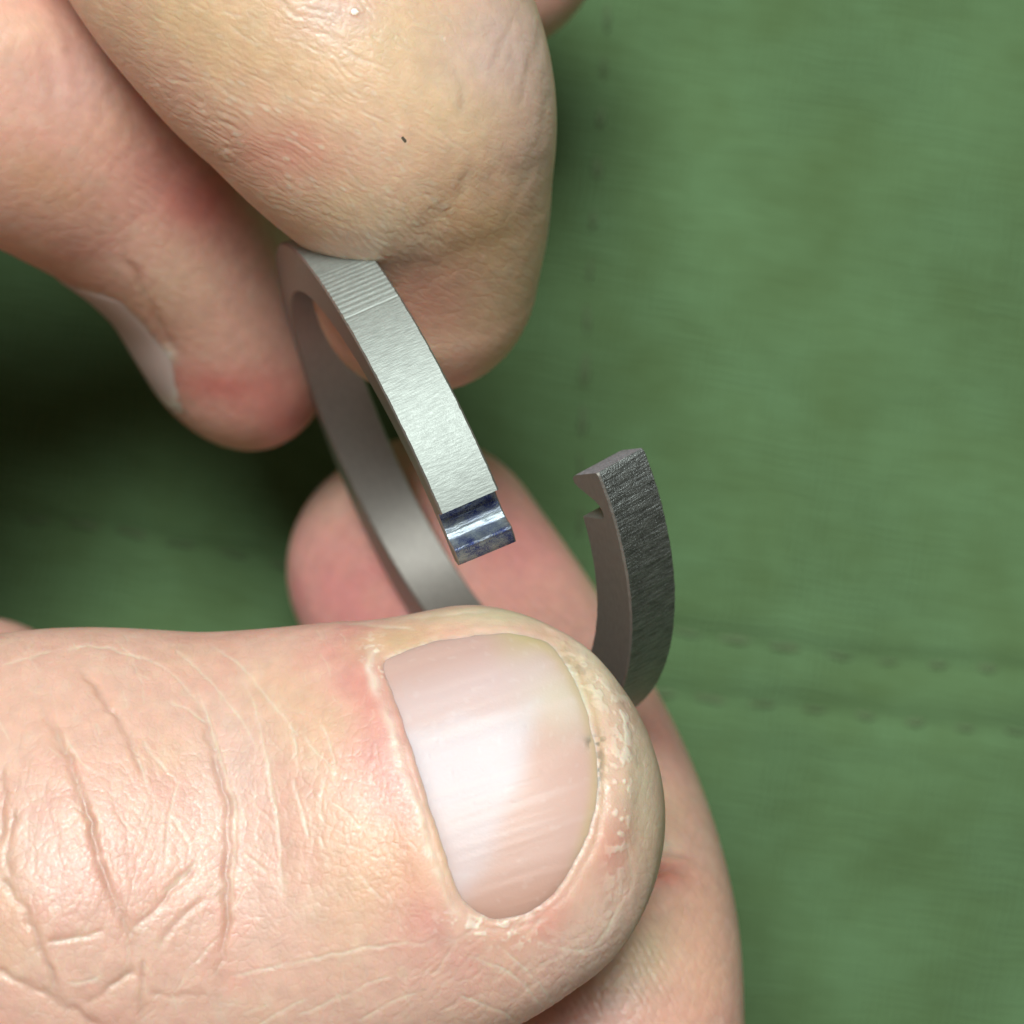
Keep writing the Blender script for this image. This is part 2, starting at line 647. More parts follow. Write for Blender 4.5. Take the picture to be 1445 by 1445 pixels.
def cloth_material():
    m, nt, b = new_mat('green_canvas')
    tc = N(nt, 'ShaderNodeTexCoord')
    mp = N(nt, 'ShaderNodeMapping')
    mp.inputs['Scale'].default_value = (1000, 1000, 1000)
    mp.inputs['Rotation'].default_value = (0, 0, R_(9))
    LK(nt, tc.outputs['Object'], mp.inputs[0])
    nw = N(nt, 'ShaderNodeTexNoise', i_Scale=0.25, i_Detail=2.0)
    LK(nt, mp.outputs[0], nw.inputs['Vector'])
    warp = N(nt, 'ShaderNodeMix', data_type='VECTOR')
    warp.inputs[0].default_value = 0.012
    va = N(nt, 'ShaderNodeVectorMath', operation='MULTIPLY_ADD')
    LK(nt, nw.outputs['Color'], va.inputs[0])
    va.inputs[1].default_value = (0.9, 0.9, 0)
    LK(nt, mp.outputs[0], va.inputs[2])
    sp = N(nt, 'ShaderNodeSeparateXYZ')
    LK(nt, va.outputs[0], sp.inputs[0])
    k = 2 * math.pi / 0.60
    sx = math_node(nt, 'SINE', math_node(nt, 'MULTIPLY', sp.outputs[0], k))
    sy = math_node(nt, 'SINE', math_node(nt, 'MULTIPLY', sp.outputs[1], k))
    weave = math_node(nt, 'MULTIPLY', math_node(nt, 'ADD', sx, sy), 0.5)
    nm = N(nt, 'ShaderNodeTexNoise', i_Scale=0.07, i_Detail=2.0)
    LK(nt, mp.outputs[0], nm.inputs['Vector'])
    mk = N(nt, 'ShaderNodeMapRange')
    mk.inputs[1].default_value = 0.38
    mk.inputs[2].default_value = 0.62
    mk.inputs[3].default_value = 0.15
    LK(nt, nm.outputs[0], mk.inputs[0])
    weave = math_node(nt, 'MULTIPLY', weave, mk.outputs[0])
    # thread to thread variation
    st = N(nt, 'ShaderNodeMapping')
    st.inputs['Scale'].default_value = (0.35, 1.6, 1)
    LK(nt, va.outputs[0], st.inputs[0])
    ns = N(nt, 'ShaderNodeTexNoise', i_Scale=1.0, i_Detail=4.0)
    LK(nt, st.outputs[0], ns.inputs['Vector'])
    nb = N(nt, 'ShaderNodeTexNoise', i_Scale=0.14, i_Detail=5.0)
    LK(nt, mp.outputs[0], nb.inputs['Vector'])
    cr = N(nt, 'ShaderNodeValToRGB')
    cr.color_ramp.elements[0].position = 0.28
    cr.color_ramp.elements[0].color = (0.071, 0.121, 0.046, 1)
    cr.color_ramp.elements[1].position = 0.74
    cr.color_ramp.elements[1].color = (0.107, 0.194, 0.091, 1)
    f = math_node(nt, 'ADD', math_node(nt, 'MULTIPLY', nb.outputs[0], 0.74),
                  math_node(nt, 'ADD', math_node(nt, 'MULTIPLY', ns.outputs[0], 0.26), math_node(nt, 'MULTIPLY', weave, 0.24)))
    LK(nt, f, cr.inputs[0])
    LK(nt, cr.outputs[0], b.inputs['Base Color'])
    b.inputs['Roughness'].default_value = 0.9
    b.inputs['Specular IOR Level'].default_value = 0.2
    b.inputs['Sheen Weight'].default_value = 0.25
    b.inputs['Sheen Tint'].default_value = (0.6, 0.9, 0.6, 1)
    bu = N(nt, 'ShaderNodeBump')
    bu.inputs['Strength'].default_value = 0.7
    bu.inputs['Distance'].default_value = 0.18 * MM
    LK(nt, math_node(nt, 'ADD', weave, math_node(nt, 'MULTIPLY', ns.outputs[0], 1.2)), bu.inputs['Height'])
    LK(nt, bu.outputs[0], b.inputs['Normal'])
    return m


M_CLOTH = cloth_material()
M_THREAD, _nt, _b = new_mat('sewing_thread')
_n = N(_nt, 'ShaderNodeTexNoise', i_Scale=4000.0)
_r = N(_nt, 'ShaderNodeValToRGB')
_r.color_ramp.elements[0].color = (0.070, 0.110, 0.048, 1)
_r.color_ramp.elements[1].color = (0.100, 0.155, 0.070, 1)
LK(_nt, _n.outputs[0], _r.inputs[0])
LK(_nt, _r.outputs[0], _b.inputs['Base Color'])
_b.inputs['Roughness'].default_value = 0.8

# ------------------------------------------------------------------ the cloth everything is held above
SEAMS = [
    [(-700, 640), (0, 728), (140, 744), (280, 772), (640, 845), (1052, 905), (1230, 932), (1386, 943), (1500, 955), (2100, 1040)],
    [(760, 958), (860, 970), (1002, 987), (1163, 1003), (1315, 1023), (1382, 1030), (1500, 1042), (2100, 1130)],
]
CZ = -ZOFF
seam_xy = [spline([P(a, b, CZ)[:2] for a, b in s], 400) for s in SEAMS]
cross_xy = spline([P(a, b, CZ)[:2] for a, b in [(875, -300), (858, 0), (846, 200), (832, 400), (822, 620), (818, 820)]], 300)


def cloth_height(x, y):
    q = np.stack([x, y, np.zeros_like(x)], 1)
    h = 3.0 * vnoise(q, 46, 3) + 1.2 * vnoise(q, 17, 4) + 0.25 * vnoise(q, 5, 8)
    h += 2.0 * np.exp(-(((x + 26) / 26) ** 2 + ((y + 2) / 22) ** 2))
    for s in seam_xy:
        ys = np.interp(x, s[:, 0], s[:, 1])
        d = np.abs(y - ys) * 0.985 + 50 * (x < s[0, 0])
        h -= 0.30 * np.exp(-(d / 0.7) ** 2) - 0.12 * np.exp(-((d - 1.6) / 0.9) ** 2)
    return h


gx = np.linspace(-110, 110, 561)
X, Y = np.meshgrid(gx, gx, indexing='ij')
Hc = cloth_height(X.ravel(), Y.ravel())
nn = len(gx)
ii = np.arange(nn * nn).reshape(nn, nn)
fq = np.stack([ii[:-1, :-1], ii[1:, :-1], ii[1:, 1:], ii[:-1, 1:]], -1).reshape(-1, 4)
cloth = link_mesh('cloth', np.stack([X.ravel(), Y.ravel(), Hc], 1), fq, M_CLOTH)
cloth.location = (0, 0, 0)
cloth['kind'] = 'structure'
cloth['label'] = 'green woven cloth with sewn seams under both hands'

# stitches: one shared mesh, each stitch an object
sv, sf = [], []
na, nr = 13, 8
for i in range(na):
    u = i / (na - 1)
    x = (u - 0.5) * 2.1
    rad = 0.22 * (0.25 + 0.75 * math.sin(math.pi * min(max(u, 0.03), 0.97)) ** 0.5)
    for j in range(nr):
        a = 2 * math.pi * j / nr
        tw = 0.05 * math.sin(a * 2 + u * 14)
        sv.append((x, (rad + tw) * math.cos(a), (rad + tw) * math.sin(a) * 0.8 - 0.25 * (2 * u - 1) ** 2))
for i in range(na - 1):
    for j in range(nr):
        sf.append((i * nr + j, i * nr + (j + 1) % nr, (i + 1) * nr + (j + 1) % nr, (i + 1) * nr + j))
sf.append(tuple(range(nr))[::-1])
sf.append(tuple((na - 1) * nr + j for j in range(nr)))
st_me = None
for s in seam_xy + [cross_xy]:
    L = np.r_[0, np.cumsum(np.linalg.norm(np.diff(s, axis=0), axis=1))]
    for d in np.arange(1.5, L[-1], 3.35):
        x, y = np.interp(d, L, s[:, 0]), np.interp(d, L, s[:, 1])
        if abs(x) > 60 or abs(y) > 45:
            continue
        x2, y2 = np.interp(d + .3, L, s[:, 0]), np.interp(d + .3, L, s[:, 1])
        if st_me is None:
            so = link_mesh('stitch', sv, sf, M_THREAD, parent=cloth)
            st_me = so.data
        else:
            so = bpy.data.objects.new('stitch', st_me)
            COL.objects.link(so)
            so.parent = cloth
        z = cloth_height(np.array([x]), np.array([y]))[0]
        so.location = (x * MM, y * MM, (z + 0.12) * MM)
        so.rotation_euler = (0, 0, math.atan2(y2 - y, x2 - x) + 0.10 * math.sin(d * 3.1))
        so.scale = (1 + 0.25 * math.sin(d * 1.7), 1 + 0.3 * math.sin(d * 2.3 + 1), 1)

# ------------------------------------------------------------------ the split ring, bent open sideways
RP = np.array([-3.33645, -0.12898, 6.93384, -0.01656, -0.10402, -0.02402, 15.0324, 6.18461,
               0.00293, 0.00868, -0.01873, 0.00304, 0.00021, 0.00539, -0.00623, -0.00345, -0.00698, 0.00268,
               2.99345, 2.65841])
RW, RT, RR, RL = RP[18], RP[19], RP[6], RP[7] * RP[6]


def rodr(om):
    a = np.linalg.norm(om) + 1e-12
    k = om / a
    K = np.array([[0, -k[2], k[1]], [k[2], 0, -k[0]], [-k[1], k[0], 0]])
    return np.eye(3) + math.sin(a) * K + (1 - math.cos(a)) * K @ K


n0 = unit(np.array([.88, .42, -.2]))
t0 = np.array([-.43, .88, .15])
t0 = unit(t0 - n0 * (t0 @ n0))
F0 = rodr(RP[3:6]) @ np.stack([t0, np.cross(n0, t0), n0], 1)
STEP = RL / 960


def integrate(sign, count):
    Pp, F = RP[:3].copy(), F0.copy()
    out = [(0.0, Pp.copy(), F.copy())]
    for i in range(count):
        u = np.clip(i / 960 * sign, 0, 1)
        tau, k2 = np.interp(u, np.linspace(0, 1, 5), RP[8:13]), np.interp(u, np.linspace(0, 1, 5), RP[13:18])
        om = F @ np.array([tau, k2, -1 / RR]) * STEP * sign
        Pp = Pp + F[:, 0] * STEP * sign
        F = rodr(om) @ F
        out.append(((i + 1) * STEP * sign, Pp.copy(), F.copy()))
    return out


path = integrate(-1, 40)[::-1][:-1] + integrate(1, 960)
ps = np.array([p[0] for p in path])
pP = np.array([p[1] for p in path])
pF = np.array([p[2] for p in path])


def frame(s):
    Pp = np.stack([np.interp(s, ps, pP[:, i]) for i in range(3)], 1)
    F = np.stack([np.stack([np.interp(s, ps, pF[:, i, j]) for j in range(3)], 1) for i in range(3)], 1)
    return Pp, unit(F[:, :, 0]), unit(F[:, :, 1]), unit(F[:, :, 2])


def ring_piece(name, s, outer, inner, mats, parent, base, ch=0.09, caps=(True, True), seed=0):
    """sweep of a chamfered rectangle; outer / inner = depth below the outer face at each s"""
    s, outer, inner = map(np.asarray, (s, outer, inner))
    Pp, T, r, n = frame(s)
    m = len(s)
    w = RW
    rag = 0.012 * vnoise(np.stack([s, s * 0, s * 0 + seed], 1), 0.25, 5) + 0.008 * vnoise(np.stack([s, s * 0, s * 0 + seed], 1), 0.09, 6)
    na = 7
    prof = []            # (across, depth) along the outline, start at visible-outer chamfer
    c = ch + rag
    for j in range(na):
        u = j / (na - 1)
        prof.append((c + u * (w - 2 * c), outer))
    prof += [(w + 0 * s, outer + c), (w + 0 * s, inner - c), (w - c, inner), (c, inner), (0 * s, inner - c), (0 * s, outer + c)]
    k = len(prof)
    V = np.stack([Pp + n * a[:, None] - r * d[:, None] for a, d in prof], 1)
    al = np.repeat(s, k)
    ac = np.stack([p[0] + 0 * s for p in prof], 1).ravel()
    ra = np.stack([p[1] + 0 * s for p in prof], 1).ravel()
    faces, mi = [], []
    for i in range(m - 1):
        for j in range(k):
            j2 = (j + 1) % k
            faces.append((i * k + j, i * k + j2, (i + 1) * k + j2, (i + 1) * k + j))
            mi.append((3 if len(mats) > 3 and s[i] > 52 else 0) if j < na - 1 else 1)
    verts = V.reshape(-1, 3)
    if caps[0]:
        faces.append(tuple(range(k))[::-1])
        mi.append(2)
    if caps[1]:
        faces.append(tuple((m - 1) * k + j for j in range(k)))
        mi.append(2)
    # orient outward
    o = link_mesh(name, verts, faces, mats[0], parent=parent, base=base,
                  attrs={'along': al, 'across': ac, 'radial': ra})
    me = o.data
    for x in mats[1:]:
        me.materials.append(x)
    me.polygons.foreach_set('material_index', np.array(mi, np.int32))
    import bmesh
    bm = bmesh.new()
    bm.from_mesh(me)
    bmesh.ops.recalc_face_normals(bm, faces=bm.faces)
    bm.to_mesh(me)
    bm.free()
    me.set_sharp_from_angle(angle=R_(28))
    return o


ring_base = P(640, 700, -8)
ring = bpy.data.objects.new('split_ring', None)
ring.empty_display_size = 0.005
COL.objects.link(ring)
ring.location = (ring_base + np.array([0, 0, ZOFF])) * MM
tag(ring, 'grey steel split ring twisted open between the fingers, hooked ends apart', 'ring')

HOOK = 3.15
s = np.unique(np.r_[np.linspace(0, RL - HOOK, 700), np.linspace(10.8, 15.6, 160)])
groove = 0.013 * np.sin(s * 2 * math.pi / 0.36) * smooth(11.3, 11.6, s) * (1 - smooth(14.6, 15.4, s))
groove += 0.03 * np.exp(-((s - 11.2) / 0.06) ** 2)
tool = 0.012 * vnoise(np.stack([s, 0 * s, 0 * s], 1), 0.16, 9) * smooth(70, 85, s)
ring_piece('band', s, 0.03 + groove + tool, 0 * s + RT, [M_OUTER, M_FLAT, M_OUTER, M_STREAK], ring, ring_base, caps=(True, True))

# stepped tongue on the near end (grooved, blued by heat)
ts = np.array([0.0, -0.10, -0.30, -0.60, -0.95, -1.25, -1.45, -1.58, -1.70, -1.80, -1.92, -2.05, -2.30, -2.55, -2.72]) * 1.12
td = np.array([1.60, 1.68, 1.78, 1.86, 1.90, 1.86, 1.74, 1.52, 1.20, 1.02, 1.02, 1.12, 1.26, 1.42, 1.60])
s = np.linspace(-2.72 * 1.12, 0, 60)
od = np.interp(s, ts[::-1], td[::-1]) + 0.015 * vnoise(np.stack([s, 0 * s, 0 * s], 1), 0.12, 2)
ring_piece('hook_tongue', s, od, 0 * s + RT - 0.03, [M_BLUE, M_FLAT, M_BLUE], ring, ring_base, ch=0.06, seed=3)

# notched hook on the far end
s = np.unique(np.r_[np.linspace(RL - HOOK, RL, 70), RL - 2.60, RL - 2.57])
e = RL - s
idn = np.interp(e, [0, 0.06, 0.2, 0.5, 0.75, 1.0, 1.25, 1.5, 1.8, 2.1, 2.35, 2.5, 2.57, 2.62, 4], [2.0, 2.3, 2.42, 2.40, 2.22, 1.92, 1.58, 1.26, 1.0, 0.88, 0.88, 0.98, 1.3, RT, RT])
ring_piece('hook_end', s, 0 * s + 0.012 * vnoise(np.stack([s, 0 * s, 0 * s], 1), 0.16, 9) + 0.10 * np.exp(-e / 0.08), idn,
           [M_STREAK, M_FLAT, M_END], ring, ring_base, seed=7)

# ------------------------------------------------------------------ hands
# lower hand: thumb across the front, index fingertip behind the ring
L_thumb = Finger([(-1500, 1520, -4, 14, 11, 12), (-900, 1420, -3, 12, 9.5, 10), (-350, 1310, -1, 11.6, 8.6, 9), (40, 1252, 1, 12.6, 9.6, 9),
                  (330, 1226, 2, 11.7, 8.4, 9), (555, 1180, 3.5, 10.8, 7.2, 8.8), (728, 1116, 4.0, 9.5, 6.5, 8.2)],
                 (0.0, 0.27, 0.96), cap=6.9, expo=2.2, capexp=2.1)
L_index = Finger([(200, 2300, -26, 9.5, 9, 9), (620, 2050, -22, 9, 8.5, 8.5), (840, 1750, -12, 8.2, 7.6, 7.8), (850, 1480, -9, 7.5, 6.8, 7.4), (838, 1300, -12, 7.6, 6.6, 7.3),
                  (772, 1120, -20, 8.2, 6.4, 7.4), (665, 930, -27.5, 8.4, 6.2, 7.0), (588, 795, -31.5, 8.0, 5.8, 6.8)],
                 (0.1, 0.0, -1.0), cap=7.4, expo=2.2, capexp=2.2)
L_middle = Finger([(-500, 1900, -24, 8, 7.5, 7.5), (-260, 1450, -25, 6.8, 6.5, 6.5), (-20, 1020, -25, 6.1, 6, 6)], (0, 0, 1), cap=6.0)
L_palm = Blob(P(-500, 2250, -14), (34, 24, 15), 15)
L_heel = Blob(P(-1350, 1800, -10), (20, 22, 14), 0)
lower = [([(L_thumb, 0), (L_heel, 8), (L_palm, 8)], 3), ([(L_index, 0)], 2), ([(L_middle, 0)], 1)]

# upper hand: thumb pad bulging over the ring, index pressed against its flat side
U_thumb = Finger([(-500, -1300, -8, 13, 12, 12), (-60, -900, -6, 11, 10, 10), (180, -480, -3, 9.6, 9.2, 11.0), (395, -120, -1.5, 9.6, 8.9, 11.4), (535, 105, -3, 9.2, 8.4, 8.7), (585, 265, -6.2, 7.9, 6.9, 6.0), (592, 392, -9.3, 6.8, 6.1, 5.7)],
                 (0.93, -0.1, -0.42), cap=6.0, expo=2.1)
U_pad = Blob(P(506, 168, -0.3), (5.9, 5.0, 6.3), -28)
U_index = Finger([(-1300, -500, -2, 10, 10, 10), (-800, -180, -4, 9, 9, 9), (-350, 20, -6, 8.2, 8.2, 8.2), (-40, 128, -8, 7.6, 7.2, 7.8), (140, 235, -13, 7.2, 6.5, 7.2), (258, 370, -18, 6.8, 5.1, 5.9), (322, 490, -22, 6.3, 4.8, 5.4)],
                 (-0.80, -0.45, 0.42), cap=6.3, expo=2.1)
U_middle = Finger([(-300, -900, -16, 8.5, 8, 8), (250, -420, -22, 7.5, 7, 7), (715, -75, -25, 6.3, 6, 6)], (0, 0, 1), cap=5.5)
U_palm = Blob(P(-1000, -420, -9), (26, 34, 17), -25)
U_shade_lump = Blob(P(-520, 400, -15), (17.5, 20, 12), 0)  # unseen lump added to shade the cloth on the left
upper = [([(U_thumb, 0), (U_pad, 6.5), (U_palm, 8), (U_shade_lump, 6)], 3), ([(U_index, 0)], 2), ([(U_middle, 0)], 1)]


class Shell:
    def __init__(s, parts):
        s.parts = parts
        lo, hi = [], []
        for sh, k in parts:
            if isinstance(sh, Finger):
                lo.append(sh.lo)
                hi.append(sh.hi)
            else:
                lo.append(sh.c - sh.r.max() - 2)
                hi.append(sh.c + sh.r.max() + 2)
        s.lo, s.hi = np.min(lo, 0), np.max(hi, 0)

    def sd(s, q):
        d = s.parts[0][0].sd(q)
        for sh, k in s.parts[1:]:
            d = smin(d, sh.sd(q), k)
        return d


def build_shell(parts, levels, h=0.45):
    body = Shell(parts)
    v, q = surface_nets(body, body.lo, body.hi, h)
    v = project(body, v, q)
    for lev in range(levels):
        px, py = to_px(v)
        inn = (px > -50) & (px < 1495) & (py > -50) & (py < 1495)
        nz = mesh_normals(v, q)
        ok = inn & ((nz * unit(np.array([0, 0, CAM]) - v)).sum(1) > -0.25)
        v, q, new = subdivide(v, q, ok[q].all(1))
        v = project(body, v, q, new, 1)
    return v, q, mesh_normals(v, q)


# --- skin detail ---------------------------------------------------


class Paint:
    """relief (mm along the normal) and pigment of one finger, laid out in photograph pixels on its near side"""

    def __init__(s, v, nrm, base):
        s.v = v
        s.px, s.py = to_px(v)
        s.front = smooth(0.0, 0.3, (nrm * unit(np.array([0, 0, CAM]) - v)).sum(1))
        s.disp = np.zeros(len(v))
        s.col = np.repeat(np.asarray(base, float)[None], len(v), 0)
        s.jx, s.jy = vnoise(v, 0.55, 41), vnoise(v, 0.55, 51)
        s.wob = vnoise(v, 1.6, 5)
        s.gain = 1.0

    def mix(s, w, c):
        w = np.clip(w, 0, 1)[:, None]
        s.col = s.col * (1 - w) + np.asarray(c)[None] * w

    def spot(s, cx, cy, rx, ry, c, a, rot=0, wob=0.3, seed=5):
        t = math.radians(rot)
        n = wob * s.wob
        dx, dy = s.px - cx, s.py - cy
        u = (dx * math.cos(t) + dy * math.sin(t)) / rx
        w = (-dx * math.sin(t) + dy * math.cos(t)) / ry
        s.mix(a * np.exp(-np.maximum(u * u + w * w + n, 0)) * s.front, c)

    def bump(s, cx, cy, rx, ry, a, rot=0):
        t = math.radians(rot)
        dx, dy = s.px - cx, s.py - cy
        u = (dx * math.cos(t) + dy * math.sin(t)) / rx
        w = (-dx * math.sin(t) + dy * math.cos(t)) / ry
        s.disp += a * np.exp(-(u * u + w * w)) * s.front

    def crease(s, poly, wid=5.0, depth=0.12, pale=0.0, dark=0.0, lip=0.3, seed=1, jag=2.0):
        """a furrow with raised lips; pale = dry skin in it, dark = redder skin in it"""
        c = np.asarray(poly, float)
        lo, hi = c.min(0) - 6 * wid - 12, c.max(0) + 6 * wid + 12
        k = np.flatnonzero((s.px > lo[0]) & (s.px < hi[0]) & (s.py > lo[1]) & (s.py < hi[1]) & (s.front > 0))
        if not len(k):
            return
        v = s.v[k]
        d, u = line_dist(s.px[k] + jag * s.jx[k], s.py[k] + jag * s.jy[k], poly, 12 if len(poly) < 4 else 28)
        m = d < 6 * wid
        k, v, d, u = k[m], v[m], d[m], u[m]
        e = smooth(0, 0.15, u) * (1 - smooth(0.8, 1.0, u)) * (0.75 + 0.35 * vnoise(v, 1.1, 60 + seed)) * s.front[k] * s.gain
        s.disp[k] += (-depth * np.exp(-(d / wid) ** 2) + lip * depth * np.exp(-((d - 2.1 * wid) / (1.4 * wid)) ** 2)) * e

        def mix(w, cc):
            w = np.clip(w, 0, 1)[:, None]
            s.col[k] = s.col[k] * (1 - w) + cc[None] * w
        if pale:
            mix(pale * np.exp(-(d / (wid * 0.8)) ** 2) * e, PALE)
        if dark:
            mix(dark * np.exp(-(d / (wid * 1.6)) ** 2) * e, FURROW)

    def cells(s, sx, sy, rot, depth, edge=0.14, seed=1, mask=1.0, dome=0.0, warp=0.35):
        """plates of skin between fine furrows; sx, sy in px"""
        t = math.radians(rot)
        x = (s.px * math.cos(t) + s.py * math.sin(t)) / sx + warp * vnoise(s.v, 1.7, seed + 3)
        y = (-s.px * math.sin(t) + s.py * math.cos(t)) / sy + warp * vnoise(s.v, 1.7, seed + 4)
        f1, e, cid = worley(x, y, seed)
        m = mask * s.front
        s.disp += (-depth * np.exp(-(e / edge) ** 2) + dome * (cid - 0.5) + dome * 0.8 * (0.5 - f1)) * m
        return e, cid, f1

    def ridges(s, per, rot, amp, mask, seed=1, wob=1.0):
        t = math.radians(rot)
        y = (-s.px * math.sin(t) + s.py * math.cos(t)) + wob * per * vnoise(s.v, 1.5, seed)
        s.disp += amp * np.sin(y * 2 * math.pi / per) * mask * s.front * (0.6 + 0.4 * vnoise(s.v, 0.8, seed + 1))

    def mottle(s):
        s.mix(0.34 * smooth(-0.1, 0.8, vnoise(s.v, 2.6, 11) + 0.6 * vnoise(s.v, 0.9, 14)), PINK * 0.5 + SKIN * 0.5)
        s.mix(0.22 * smooth(-0.1, 0.8, vnoise(s.v, 3.9, 12)), YELL)
        s.mix(0.18 * smooth(0.1, 0.8, vnoise(s.v, 0.7, 13)), PALE)

    def g(s, cx, cy, rx, ry, rot=0):
        t = math.radians(rot)
        dx, dy = s.px - cx, s.py - cy
        u = (dx * math.cos(t) + dy * math.sin(t)) / rx
        w = (-dx * math.sin(t) + dy * math.cos(t)) / ry
        return np.exp(-(u * u + w * w))


SKIN = np.array([0.66, 0.425, 0.345])
PINK = np.array([0.58, 0.19, 0.165])
ROSE = np.array([0.64, 0.27, 0.26])
PALE = np.array([0.70, 0.60, 0.48])
YELL = np.array([0.64, 0.455, 0.255])
LILAC = np.array([0.55, 0.40, 0.36])
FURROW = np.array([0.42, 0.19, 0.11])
WHITE = np.array([0.80, 0.78, 0.68])
DIRT = np.array([0.10, 0.10, 0.075])

NAIL_L = closed_spline([(532, 935), (558, 1012), (588, 1105), (620, 1200), (646, 1272), (688, 1304), (744, 1300), (796, 1258), (832, 1190), (849, 1115), (846, 1045), (824, 972), (786, 912), (722, 884), (640, 890), (565, 910)], 12)


def zz(pts):
    """strokes noted on an enlargement of the lower left of the photograph"""
    return [(a * 0.4152, 845 + b * 0.4152) for a, b in pts]


def paint_lower_thumb(v, nrm):
    p = Paint(v, nrm, SKIN)
    px, py = p.px, p.py
    p.mottle()
    sd = poly_sd(px, py, NAIL_L) + 3.0 * vnoise(v, 0.9, 71) + 1.5 * vnoise(v, 0.35, 72)
    axis = 0.954 * px - 0.3 * py
    # side of the nail: proximal fold, lateral folds, tip
    prox = smooth(40, -60, axis - (0.954 * 590 - 0.3 * 1100)) 
    distal = smooth(0, 120, axis - (0.954 * 760 - 0.3 * 1100))
    # the bed under the nail and the wall of skin around it
    p.disp -= 0.62 * smooth(-2, 26, -sd) * p.front
    wall = np.exp(-((sd - 26) / 24) ** 2)
    p.disp += (0.04 + 0.06 * prox + 0.24 * distal) * wall * p.front
    p.disp -= 0.07 * np.exp(-((sd - 2) / 7) ** 2) * p.front
    # swelling behind the fold, hollow between it and the joint
    p.bump(470, 1120, 70, 190, 0.2, -17)
    p.bump(120, 1160, 150, 200, 0.5)
    p.bump(60, 1290, 120, 90, 0.25)
    p.bump(330, 1150, 60, 230, -0.25, -8)
    p.bump(800, 1370, 170, 60, 0.45, -38)
    # pigments
    fold = np.exp(-(((sd - 50) / 46) ** 2)) * prox
    p.mix(0.6 * fold * (0.7 + 0.5 * vnoise(v, 1.1, 21)) * p.front, ROSE)
    p.spot(550, 1085, 44, 115, ROSE, 0.6, -17)
    p.spot(520, 965, 30, 70, PINK, 0.35, -17)
    p.spot(470, 1100, 60, 110, YELL, 0.2, -17)
    p.spot(560, 1225, 90, 70, YELL * np.array([1.02, 0.88, 0.72]), 0.5)
    p.spot(430, 1010, 90, 50, YELL, 0.3, 15)
    p.spot(900, 1120, 40, 110, PALE * np.array([0.92, 0.94, 0.85]), 0.7)
    p.spot(835, 950, 60, 60, PALE * np.array([0.90, 0.95, 0.86]), 0.8, 50)
    p.spot(700, 868, 130, 16, PALE * np.array([0.86, 0.90, 0.76]), 0.75)
    p.spot(560, 905, 60, 20, YELL * np.array([0.85, 0.95, 0.85]), 0.6, -12)
    p.spot(868, 1205, 26, 60, PINK, 0.45, 10)
    p.spot(820, 1330, 70, 40, LILAC, 0.35, -40)
    p.spot(770, 1300, 40, 26, PINK, 0.40, -40)
    p.spot(150, 1240, 90, 50, PINK, 0.25)
    p.spot(60, 1210, 60, 60, LILAC * 1.1, 0.3)
    p.spot(330, 1060, 60, 110, LILAC * 1.1, 0.35)
    p.spot(840, 1290, 90, 40, PALE, 0.3, -45)
    # cuticle: a pale ragged rim along the fold
    rim = np.exp(-((sd - 9 - 3 * vnoise(v, 0.6, 22)) / 8) ** 2) * p.front
    p.mix(0.75 * rim * smooth(0.2, 0.8, prox) * (0.75 + 0.5 * vnoise(v, 0.5, 23)), WHITE)
    p.disp += 0.05 * rim * prox * (0.6 + 0.7 * vnoise(v, 0.35, 24))
    corner = p.g(690, 1312, 75, 22, 8) + p.g(535, 930, 22, 30, -20)
    fl = smooth(0.1, 0.5, 0.7 * vnoise(v, 0.32, 25) + 0.6 * vnoise(v, 0.16, 26))
    p.mix(0.55 * corner * fl * p.front, WHITE)
    p.disp += 0.03 * corner * fl * p.front
    # callused granular rim of the tip
    gran = p.g(872, 1110, 16, 150, 3) + 0.8 * p.g(830, 965, 16, 70, -38)
    gg = smooth(-0.05, 0.45, vnoise(v, 0.33, 27) + 0.4 * vnoise(v, 0.17, 28))
    p.mix(0.5 * gran * gg * p.front, WHITE)
    p.disp += 0.05 * gran * gg * p.front
    # dirt caught at the free edge
    dirt = (p.g(838, 1046, 14, 9, 30) + p.g(846, 1085, 5, 36, 4) + 0.5 * p.g(812, 940, 26, 7, 50)) * smooth(-0.15, 0.3, vnoise(v, 0.22, 29))
    p.mix(0.8 * dirt * p.front, DIRT)
    p.mix(0.5 * np.exp(-((sd - 3) / 5) ** 2) * distal * p.front, YELL * 0.8)
    # furrows read off the photograph
    p.gain = 0.75
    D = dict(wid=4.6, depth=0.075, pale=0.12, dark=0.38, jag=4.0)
    F = dict(wid=2.6, depth=0.022, pale=0.95, lip=0.6)
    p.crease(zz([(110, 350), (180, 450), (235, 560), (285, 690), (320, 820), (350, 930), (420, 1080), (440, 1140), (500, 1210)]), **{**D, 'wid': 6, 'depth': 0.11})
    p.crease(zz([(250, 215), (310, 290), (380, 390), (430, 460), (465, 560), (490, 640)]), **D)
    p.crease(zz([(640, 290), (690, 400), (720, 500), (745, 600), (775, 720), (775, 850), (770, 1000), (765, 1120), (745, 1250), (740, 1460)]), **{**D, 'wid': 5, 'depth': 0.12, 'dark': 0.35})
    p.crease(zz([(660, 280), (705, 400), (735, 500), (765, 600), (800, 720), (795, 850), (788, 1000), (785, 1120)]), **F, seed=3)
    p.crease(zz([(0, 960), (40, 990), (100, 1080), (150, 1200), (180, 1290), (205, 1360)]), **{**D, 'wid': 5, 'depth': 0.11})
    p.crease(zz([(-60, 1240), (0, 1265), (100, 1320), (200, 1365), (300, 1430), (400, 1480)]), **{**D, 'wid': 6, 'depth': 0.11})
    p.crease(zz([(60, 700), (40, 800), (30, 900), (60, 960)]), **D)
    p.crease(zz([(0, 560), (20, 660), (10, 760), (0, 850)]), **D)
    p.crease(zz([(440, 1130), (520, 1060), (600, 970), (690, 885)]), **{**D, 'dark': 0.25})
